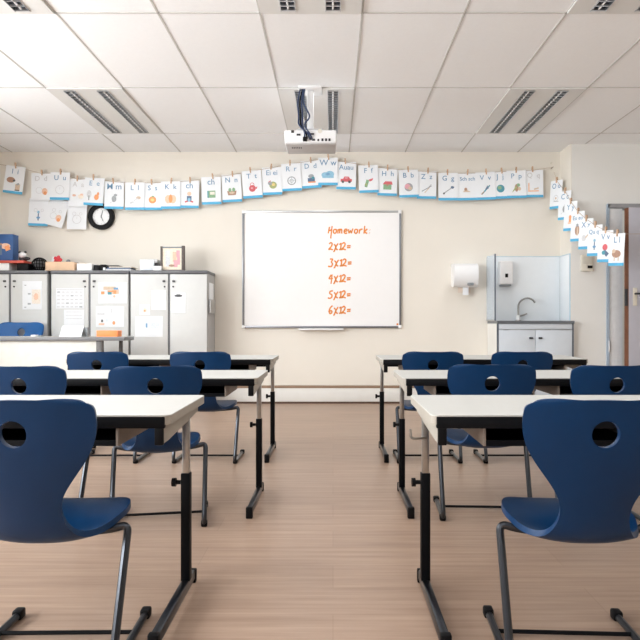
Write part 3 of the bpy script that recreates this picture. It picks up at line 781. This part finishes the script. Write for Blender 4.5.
# ------------------------------------------------------------------ teacher table
TBY0, TBY1, TBZ = 5.74, 6.02, Z(337, 5.74)
tb = empty('teacher_table', (-2.75, (TBY0 + TBY1) / 2, 0)); tag(tb, 'light table with grey edge and pale front panel before the cabinets', 'table')
ry = (TBY1 - TBY0) / 2
xr = X(124.5, TBY0) + 2.75
MB().bbox(-1.1, xr, -ry, ry, TBZ - .034, TBZ, mat('table_edge', (128, 130, 133), .4), .004).build('tabletop', tb)
MB().box(-1.095, xr - .006, -ry + .006, ry - .006, TBZ - .001, TBZ + .001, M_TOP).build('top_surface', tb)
MB().bbox(-1.06, X(95, TBY0) + 2.75, -ry + .03, -ry + .05, .14, TBZ - .036, mat('front_panel', (226, 226, 220), .5), .002).build('front_panel', tb)
mlg = mat('table_leg', (84, 80, 78), .4)
for (lx, w2, yy) in ((X(98.5, TBY0) + 2.75, .028, -ry + .04), (X(122, TBY1) + 2.75, .014, ry - .03), (-1.06, .02, -ry + .07), (-1.06, .02, ry - .03)):
    MB().bbox(lx - w2, lx + w2, yy - .018, yy + .018, 0, TBZ - .034, mlg, .003).build('leg', tb)
IY = 5.84
t = MB().bbox(X(98, IY), X(119, IY), IY - .04, IY + .08, TBZ + .001, TBZ + .001 + 6.2 / F * IY, mat('orange_box', (244, 146, 84), .5), .002).build('card_box')
tag(t, 'small bright orange box on the table before the cabinets', 'box')
b = MB(); xa, xb = X(62.5, IY), X(84, IY); hh2 = 10.8 / F * IY
b.prism([(IY - .07, TBZ + .001), (IY - .066, TBZ + .001), (IY + .002, TBZ + hh2), (IY + .066, TBZ + .001), (IY + .07, TBZ + .001), (IY + .004, TBZ + hh2 + .002), (IY - .001, TBZ + hh2 + .002)], xa, xb, M_PAPER, 'x')
tag(b.build('tent_card'), 'folded white paper tent standing on the table', 'paper')
tag(MB().bbox(X(85, IY), X(87.5, IY), IY + .0, IY + .05, TBZ + .001, TBZ + .085, PAL['grey'], .003).build('pen_cup'), 'narrow grey holder beside the folded paper tent', 'holder')
tag(MB().bbox(X(32, IY), X(37, IY), IY - .03, IY + .03, TBZ + .001, TBZ + .018, M_WHITEP, .004).build('eraser'), 'small white eraser on the table near the tall chair', 'eraser')
tag(MB().bbox(X(39, IY), X(43, IY), IY - .03, IY + .03, TBZ + .001, TBZ + .014, PAL['grey'], .004).build('sharpener'), 'small grey sharpener right of the white eraser', 'sharpener')

# ------------------------------------------------------------------ sink corner
SX0, SX1 = X(497, 6.46), XC - .002
SYF = 6.46
CT = .880
t = empty('sink_unit', ((SX0 + SX1) / 2, (SYF + WY) / 2, 0)); tag(t, 'pale blue two-door sink cabinet with steel worktop in the corner', 'sink unit')
w2, d2_ = (SX1 - SX0) / 2, (WY - SYF) / 2 - .002
SXc = t.location.x
b = MB(); b.box(-w2, -w2 + .018, -d2_ + .012, d2_, 0, CT - .028, M_BASE); b.box(w2 - .018, w2, -d2_ + .012, d2_, 0, CT - .028, M_BASE)
for a in (-w2, w2 - .018): b.box(a, a + .018, -d2_, -d2_ + .012, 0, CT - .028, M_SLATE)
b.box(-w2 + .018, w2 - .018, d2_ - .015, d2_, .06, CT - .028, M_SINKC); b.box(-w2 + .018, w2 - .018, -d2_ + .03, d2_ - .015, .06, .08, M_SINKC)
b.box(-w2 + .018, w2 - .018, -d2_ + .05, d2_, 0, .06, M_DARK)
b.build('carcass', t)
# worktop with a basin opening
bx0_, bx1_, by0_, by1_ = -.25, .18, -d2_ + .07, d2_ - .1
b = MB()
for (a, c, e, f_) in ((-w2, bx0_, -d2_ - .02, d2_), (bx1_, w2, -d2_ - .02, d2_), (bx0_, bx1_, -d2_ - .02, by0_), (bx0_, bx1_, by1_, d2_)): b.box(a, c, e, f_, CT - .028, CT, M_STEELD)
b.build('worktop', t)
b = MB(); zb_ = CT - .16
b.box(bx0_, bx1_, by0_, by1_, zb_, zb_ + .004, M_CHROME); b.box(bx0_, bx0_ + .004, by0_, by1_, zb_, CT - .002, M_CHROME); b.box(bx1_ - .004, bx1_, by0_, by1_, zb_, CT - .002, M_CHROME)
b.box(bx0_, bx1_, by0_, by0_ + .004, zb_, CT - .002, M_CHROME); b.box(bx0_, bx1_, by1_ - .004, by1_, zb_, CT - .002, M_CHROME)
b.build('basin', t)
MB().bbox(-w2 + .02, w2 - .02, -d2_ - .006, -d2_ + .012, CT - .088, CT - .030, M_SINKC, .002).build('fascia', t)
for (a, c, s) in ((-w2 + .02, -.002, 1), (.002, w2 - .02, -1)):
    d = MB().bbox(a, c, -d2_ - .006, -d2_ + .012, .07, CT - .094, M_SINKC, .002).build('door', t)
    hx = c - .045 if s > 0 else a + .045
    MB().bbox(hx - .018, hx + .018, -d2_ - .026, -d2_ - .004, Z(338, SYF) - .009, Z(338, SYF) + .009, M_DARK, .004).build('handle', d)
fy = by1_ + .045
fx = X(519.5, WY - .1) - SXc
fc = MB().cyl((fx, fy, CT + .03), 'z', .02, .06, M_WHITEP).cyl((fx, fy, CT + .005), 'z', .03, .01, M_CHROME).build('faucet', t)
arc = [(fx, fy, CT + .06), (fx, fy, CT + .12)] + [(fx + .085 - .085 * math.cos(a), fy - .05 * math.sin(a * .5), CT + .155 + .085 * math.sin(a)) for a in [PI * k / 12 * .86 for k in range(13)]]
MB().tube(arc, .010, M_CHROME, 10).build('spout', fc)
MB().tube([(fx + .012, fy, CT + .05), (fx + .05, fy - .02, CT + .062), (fx + .085, fy - .03, CT + .078)], [.011, .009, .007], M_CHROME, 8).build('lever', fc)
# back splash
z0, z1 = CT + .001, Z(257, WY)
t = empty('splashback', ((X(487, WY) + XC) / 2, WY - .0012, z0)); tag(t, 'pale blue splash panel on the wall behind the tap', 'splash panel')
ww = (XC - X(487, WY)) / 2 - .001
MB().bbox(-ww, ww - .008, -.008, 0, 0, z1 - z0, M_BSPL, .001).build('back_panel', t)
MB().bbox(ww - .008, ww - .001, -.30, 0, 0, z1 - z0, M_BSPL, .001).build('side_panel', t)
b = MB().box(-ww, ww, -.010, 0, z1 - z0, z1 - z0 + .006, mat('glass_edge', (178, 204, 220), .3)); b.box(ww - .010, ww, -.30, -.01, z1 - z0, z1 - z0 + .006, MATS['glass_edge']); b.box(ww - .01, ww, -.306, -.30, 0, z1 - z0 + .006, MATS['glass_edge']); b.build('edge_trim', t)
t = empty('splash_guard', (X(486.5, WY), WY, z0 - .0)); tag(t, 'upright clear glass guard at the left end of the sink', 'glass guard')
gd = WY - SYF - .04
MB().box(-.004, .004, -gd, -.012, .0105, Z(255.5, WY - .2) - z0, M_GLASS).build('pane', t)
b = MB(); zt_ = Z(255.5, WY - .2) - z0
b.box(-.007, .007, -gd - .01, -gd, 0, zt_, M_SLATE); b.box(-.006, .006, -gd, -.012, .0, .01, M_ALU)
b.build('edge_profile', t)
# soap dispenser
SY = WY - .0105
t = empty('soap_dispenser', (X(504, SY), SY, Z(286, SY))); tag(t, 'white soap dispenser with small black window beside the glass guard', 'soap dispenser')
MB().bbox(-.072, .072, -.10, 0, .012, .26, M_WHITEP, .016, 3).build('housing', t)
MB().box(-.014, .016, -.1015, -.099, .085, .125, M_BLKP).build('window', t)
MB().bbox(-.055, .055, -.085, -.01, -.006, .014, PAL['grey'], .005).build('nozzle', t)
# paper towel dispenser
t = empty('towel_dispenser', (X(464, WY), WY, Z(288, WY))); tag(t, 'white paper towel dispenser with towel hanging out, left of the sink', 'towel dispenser')
prof = [(0, .02), (-.12, 0), (-.17, .03), (-.19, .12), (-.175, .22), (-.13, .25), (0, .255)]
b = MB().prism(prof, -.138, .115, M_WHITEP, 'x'); o = b.build('housing', t, smooth=50)
MB().bbox(-.06 + .06, .065, -.195, -.16, .016, .045, PAL['grey'], .008).build('latch', t)
b = MB(); b.prism([(-.11, .01), (-.105, .01), (-.10, -.075), (-.11, -.08)], -.035, .025, M_PAPER, 'x'); b.prism([(-.085, .01), (-.08, .01), (-.075, -.05), (-.085, -.055)], -.08, .05, mat('towel', (226, 212, 198), .8), 'x')
b.build('paper_towel', t)
# thermostat
t = empty('thermostat', (X(586.3, WY2), WY2, Z(271.5, WY2))); tag(t, 'cream square wall thermostat with dark display under the hanging cards', 'thermostat')
MB().bbox(-.06, .058, -.03, 0, 0, .168, M_CREAM, .006).build('housing', t)
MB().box(.0, .05, -.0365, -.034, .03, .058, M_BLKP).build('display', t); MB().bbox(-.045, .045, -.037, -.034, .075, .15, mat('thermo_inset', (205, 200, 188), .5), .001).build('cover', t)

# ------------------------------------------------------------------ school desk
DW, DD, DZ = 1.30, .48, .616


def rounded_rect(x0, x1, y0, y1, r, n=5):
    out = []
    for (cx, cy, a0) in ((x1 - r, y1 - r, 0), (x0 + r, y1 - r, PI / 2), (x0 + r, y0 + r, PI), (x1 - r, y0 + r, 1.5 * PI)):
        for k in range(n + 1):
            a = a0 + PI / 2 * k / n; out.append((cx + r * math.cos(a), cy + r * math.sin(a)))
    return out


def make_desk():
    t = empty('school_desk', (0, 0, 0))
    hw = DW / 2
    b = MB(); b.prism(rounded_rect(-hw, hw, 0, DD, .022), DZ - .003, DZ, M_TOP, 'z'); tp = b.build('tabletop', t)
    MB().prism(rounded_rect(-hw, hw, 0, DD, .022), DZ - .026, DZ - .003, M_EDGE, 'z').build('edge_band', tp)
    MB().bbox(-hw + .014, hw - .014, -.003, .014, DZ - .036, DZ - .004, M_BLK, .003).build('front_rail', t)
    MB().box(-hw + .06, hw - .06, DD - .06, DD - .035, DZ - .075, DZ - .026, M_BLK).build('rear_rail', t)
    for s in (-1, 1):
        lx = s * (hw - .030)
        l = MB().bbox(lx - .011, lx + .011, .312, .336, .36, DZ - .05, M_CHROME, .003).build('leg', t)       # inner telescopic post
        MB().bbox(lx - .0145, lx + .0145, .308, .340, .04, .385, M_BLK, .003).build('outer_post', l)
        MB().prism([(.012, DZ - .026), (.012, DZ - .078), (.06, DZ - .078), (.30, DZ - .062), (DD - .03, DZ - .05), (DD - .03, DZ - .026)], lx - .011, lx + .011, M_EDGE, 'x').build('support_arm', l)
        MB().bbox(lx - .012, lx + .012, -.001, .012, DZ - .082, DZ - .030, M_BLKP, .003).build('arm_cap', l)
        MB().bbox(lx - .013, lx + .013, -.04, .40, .012, .046, M_TUBE, .006).build('foot', l)
        MB().bbox(lx - .015, lx + .015, -.06, -.036, .0, .050, M_BLKP, .004).build('foot_cap', l)
        MB().bbox(lx - .015, lx + .015, .395, .418, .0, .044, M_BLKP, .004).build('foot_cap', l)
        k = MB().cyl((lx - .026, .32, .355), 'x', .007, .02, M_BLKP, 10); k.cyl((lx - .038, .32, .355), 'x', .014, .012, M_BLKP, 14)
        k.build('clamp_knob', l)
    for s in (-1, 1):
        x0, x1 = (-.5, -.06) if s < 0 else (.06, .5)
        b = MB(); z0, z1 = DZ - .086, DZ - .027
        b.box(x0, x1, .012, .36, z0, z0 + .004, M_BLK); b.box(x0, x1, .355, .36, z0 + .004, z1, M_BLK)
        b.box(x0, x1, .012, .016, z0 + .004, z0 + .016, M_BLK); b.box(x0 + .004, x1 - .004, .013, .355, z1 - .003, z1, M_BLK)
        tr = b.build('book_tray', t)
        MB().box(x0 - .006, x0, .012, .36, z0, z1, M_TRAYS).build('tray_side', tr); MB().box(x1, x1 + .006, .012, .36, z0, z1, M_TRAYS).build('tray_side', tr)
    return t


desk0 = make_desk()
DESKS = [  # (x of the aisle edge, side, Y front, label)
    (-.441, -1, 1.73, 'white school desk nearest the camera, left of the aisle'), (-.340, -1, 2.88, 'white school desk in the middle row, left of the aisle'), (-.378, -1, 4.0, 'white school desk in the farthest row, left of the aisle'),
    (.266, 1, 1.73, 'white school desk with a bag hook, nearest the camera, right of the aisle'), (.315, 1, 2.88, 'white school desk in the middle row, right of the aisle'), (.30, 1, 4.0, 'white school desk in the farthest row, right of the aisle')]
desks = []
for i, (xe, s, y, lab) in enumerate(DESKS):
    o = desk0 if i == 0 else copy_tree(desk0)
    o.location = (xe + s * DW / 2, y, 0); tag(o, lab, 'desk', 'white school desks'); desks.append(o)
    if y == 4.0: o.scale = (1, 1, 1.034)   # the far row is set a little higher
lx = -(DW / 2 - .030)
MB().tube(fillet([(lx, .30, .50), (lx - .03, .29, .50), (lx - .05, .29, .50), (lx - .052, .29, .53)], .012), .004, M_CHROME, 8).build('bag_hook', desks[3])

# ------------------------------------------------------------------ school chair
PROF = [  # y, z, half width
    (-.012, .682, .150), (-.012, .681, .164), (-.011, .678, .172), (-.010, .671, .178), (-.008, .657, .181), (-.004, .635, .182), (.0, .610, .180), (.005, .585, .173), (.011, .56, .160), (.018, .535, .144),
    (.026, .51, .125), (.034, .485, .107), (.043, .46, .091), (.053, .435, .082), (.064, .408, .079), (.076, .380, .083), (.092, .350, .096), (.115, .329, .114), (.150, .320, .136), (.19, .325, .153), (.23, .335, .163), (.27, .340, .168),
    (.31, .344, .167), (.35, .348, .162), (.38, .349, .152), (.40, .348, .138), (.413, .346, .121), (.420, .342, .10)]


def make_shell():
    nu = 16; grid = []
    n = len(PROF)
    for i, (y, z, w) in enumerate(PROF):
        tseat = min(1, max(0, (y - .06) / .10))
        a = PROF[max(0, i - 1)]; c = PROF[min(n - 1, i + 1)]
        row = []
        for k in range(nu + 1):
            u = -1 + 2 * k / nu
            curl_b = (1 - tseat) * .022 * u * u * (w / .18)
            curl_s = tseat * (.022 - .020 * min(1, max(0, (y - .12) / .25))) * abs(u) ** 2.4
            crown = .009 * (1 - u * u) if i < 5 else 0
            row.append((u * w, y + curl_b, z + curl_s + crown))
        grid.append(row)
    bm = bmesh.new(); V = [[bm.verts.new(p) for p in r] for r in grid]
    for i in range(n - 1):
        for k in range(nu): bm.faces.new((V[i][k], V[i][k + 1], V[i + 1][k + 1], V[i + 1][k]))
    me = bpy.data.meshes.new('shell'); bm.to_mesh(me); bm.free()
    o = bpy.data.objects.new('shell_tmp', me); COL.objects.link(o)
    s = o.modifiers.new('s', 'SOLIDIFY'); s.thickness = .016; s.offset = 0
    bv = o.modifiers.new('b', 'BEVEL'); bv.width = .005; bv.segments = 2; bv.limit_method = 'ANGLE'; bv.angle_limit = math.radians(60)
    ss = o.modifiers.new('ss', 'SUBSURF'); ss.levels = 1; ss.render_levels = 1
    cut = MB().cyl((0, 0, .612), 'y', .0315, .2, M_BLUE, 32).build('cut')
    bo = o.modifiers.new('bo', 'BOOLEAN'); bo.object = cut; bo.operation = 'DIFFERENCE'; bo.solver = 'EXACT'
    bv2 = o.modifiers.new('b2', 'BEVEL'); bv2.width = .003; bv2.segments = 2; bv2.limit_method = 'ANGLE'; bv2.angle_limit = math.radians(50)
    bpy.context.view_layer.update()
    dg = bpy.context.evaluated_depsgraph_get()
    res = bpy.data.meshes.new_from_object(o.evaluated_get(dg))
    bpy.data.objects.remove(o); bpy.data.objects.remove(cut)
    res.materials.clear(); res.materials.append(M_BLUE)
    for p in res.polygons: p.material_index = 0
    res.shade_smooth(); res.set_sharp_from_angle(angle=math.radians(48))
    return res


def make_chair():
    t = empty('school_chair', (0, 0, 0))
    sh = bpy.data.objects.new('seat_shell', make_shell()); COL.objects.link(sh); sh.parent = t
    for s in (-1, 1):
        pts = fillet([(s * .04, .20, .318), (s * .15, .215, .325), (s * .192, .225, .335), (s * .188, .10, .012), (s * .185, .42, .012)], .05, 7)
        l = MB().tube(pts, .0105, M_TUBE, 10).build('leg', t)
        MB().bbox(s * .185 - .014, s * .185 + .014, .40, .435, .0, .028, M_BLKP, .006).build('glide', l)
        MB().bbox(s * .188 - .0135, s * .188 + .0135, .115, .145, .0, .026, M_BLKP, .006).build('glide', l)
    MB().tube([(-.186, .30, .014), (.186, .30, .014)], .006, M_BLK, 8).build('cross_bar', t)
    MB().bbox(-.05, .05, .19, .25, .308, .330, M_BLKP, .006).build('seat_bracket', t)
    return t


chair0 = make_chair()
CHAIRS = [
    (14, 1.46, 1, 'blue plastic school chair nearest the camera, left of the aisle'), (605, 1.46, -3, 'blue plastic school chair nearest the camera, right of the aisle'),
    (19.5, 2.56, 0, 'blue plastic school chair in the left middle row, farther from the aisle'), (155.5, 2.56, 10, 'blue plastic school chair in the left middle row, beside the aisle'),
    (492, 2.66, -3, 'blue plastic school chair in the right middle row, beside the aisle'), (616.5, 2.6, 0, 'blue plastic school chair in the right middle row, farther from the aisle'),
    (97, 3.8, 0, 'blue plastic school chair in the left far row, farther from the aisle'), (200, 3.8, -1, 'blue plastic school chair in the left far row, beside the aisle'),
    (433, 3.8, 0, 'blue plastic school chair in the right far row, beside the aisle'), (522.5, 3.8, 0, 'blue plastic school chair in the right far row, in front of the sink')]
for i, (px, y, rz, lab) in enumerate(CHAIRS):
    o = chair0 if i == 0 else copy_tree(chair0)
    o.location = (X(px, y), y, 0); o.rotation_euler = (0, 0, math.radians(rz)); tag(o, lab, 'chair', 'blue school chairs at the desks')
o = copy_tree(chair0); o.location = (X(21.5, 6.36), 6.36, 0); o.rotation_euler = (0, 0, PI); o.scale = (1.25,) * 3
M_BLUE_LIT = mat('blue_plastic_lit', (20, 92, 158), .4, spec=.3)  # lit version of the same blue plastic, the light put into its colour
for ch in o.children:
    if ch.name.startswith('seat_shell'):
        ch.data = ch.data.copy(); ch.data.materials[0] = M_BLUE_LIT
tag(o, 'tall blue chair behind the pale table, facing the class', 'chair')

# ------------------------------------------------------------------ camera, light
cam = bpy.data.cameras.new('camera'); co = bpy.data.objects.new('camera', cam); COL.objects.link(co)
cam.sensor_width = 36; cam.lens = 36; cam.clip_start = .05
co.location = (0, 0, H); co.rotation_euler = (PI / 2, 0, 0)
cam.shift_x = -(CX - 320) / 640; cam.shift_y = (CY - 320) / 640
S.camera = co

W = bpy.data.worlds.new('World'); S.world = W; W.use_nodes = True
bg = W.node_tree.nodes['Background']; bg.inputs['Color'].default_value = (.93, .97, 1, 1); bg.inputs['Strength'].default_value = .75


def area(name, loc, rot, sx, sy, power, col):
    l = bpy.data.lights.new(name, 'AREA'); l.shape = 'RECTANGLE'; l.size = sx; l.size_y = sy; l.energy = power; l.color = col
    o = bpy.data.objects.new(name, l); COL.objects.link(o); o.location = loc; o.rotation_euler = rot; return o


for i, (a, b_) in enumerate(WIN):
    area('window_daylight_%d' % (i + 1), (XL - .22, (a + b_) / 2, (WZ0 + WZ1) / 2), (0, -PI / 2, 0), WZ1 - WZ0, b_ - a, (190, 160, 85)[i], (.95, .98, 1))

for i, (x, y) in enumerate([(x, y) for x in (-1.935, -.13, 1.67) for y in (5.565, 3.165, .765, -1.4)]):
    area('lamp_light_%d' % (i + 1), (x, y, CEIL - .03), (0, 0, 0), .4, 1.1, 7, (.96, .98, 1))

S.view_settings.view_transform = 'Standard'; S.view_settings.look = 'None'; S.view_settings.gamma = 1; S.view_settings.use_curve_mapping = False
S.view_settings.exposure = .18
S.cycles.use_denoising = True
S.cycles.max_bounces = 10; S.cycles.diffuse_bounces = 6
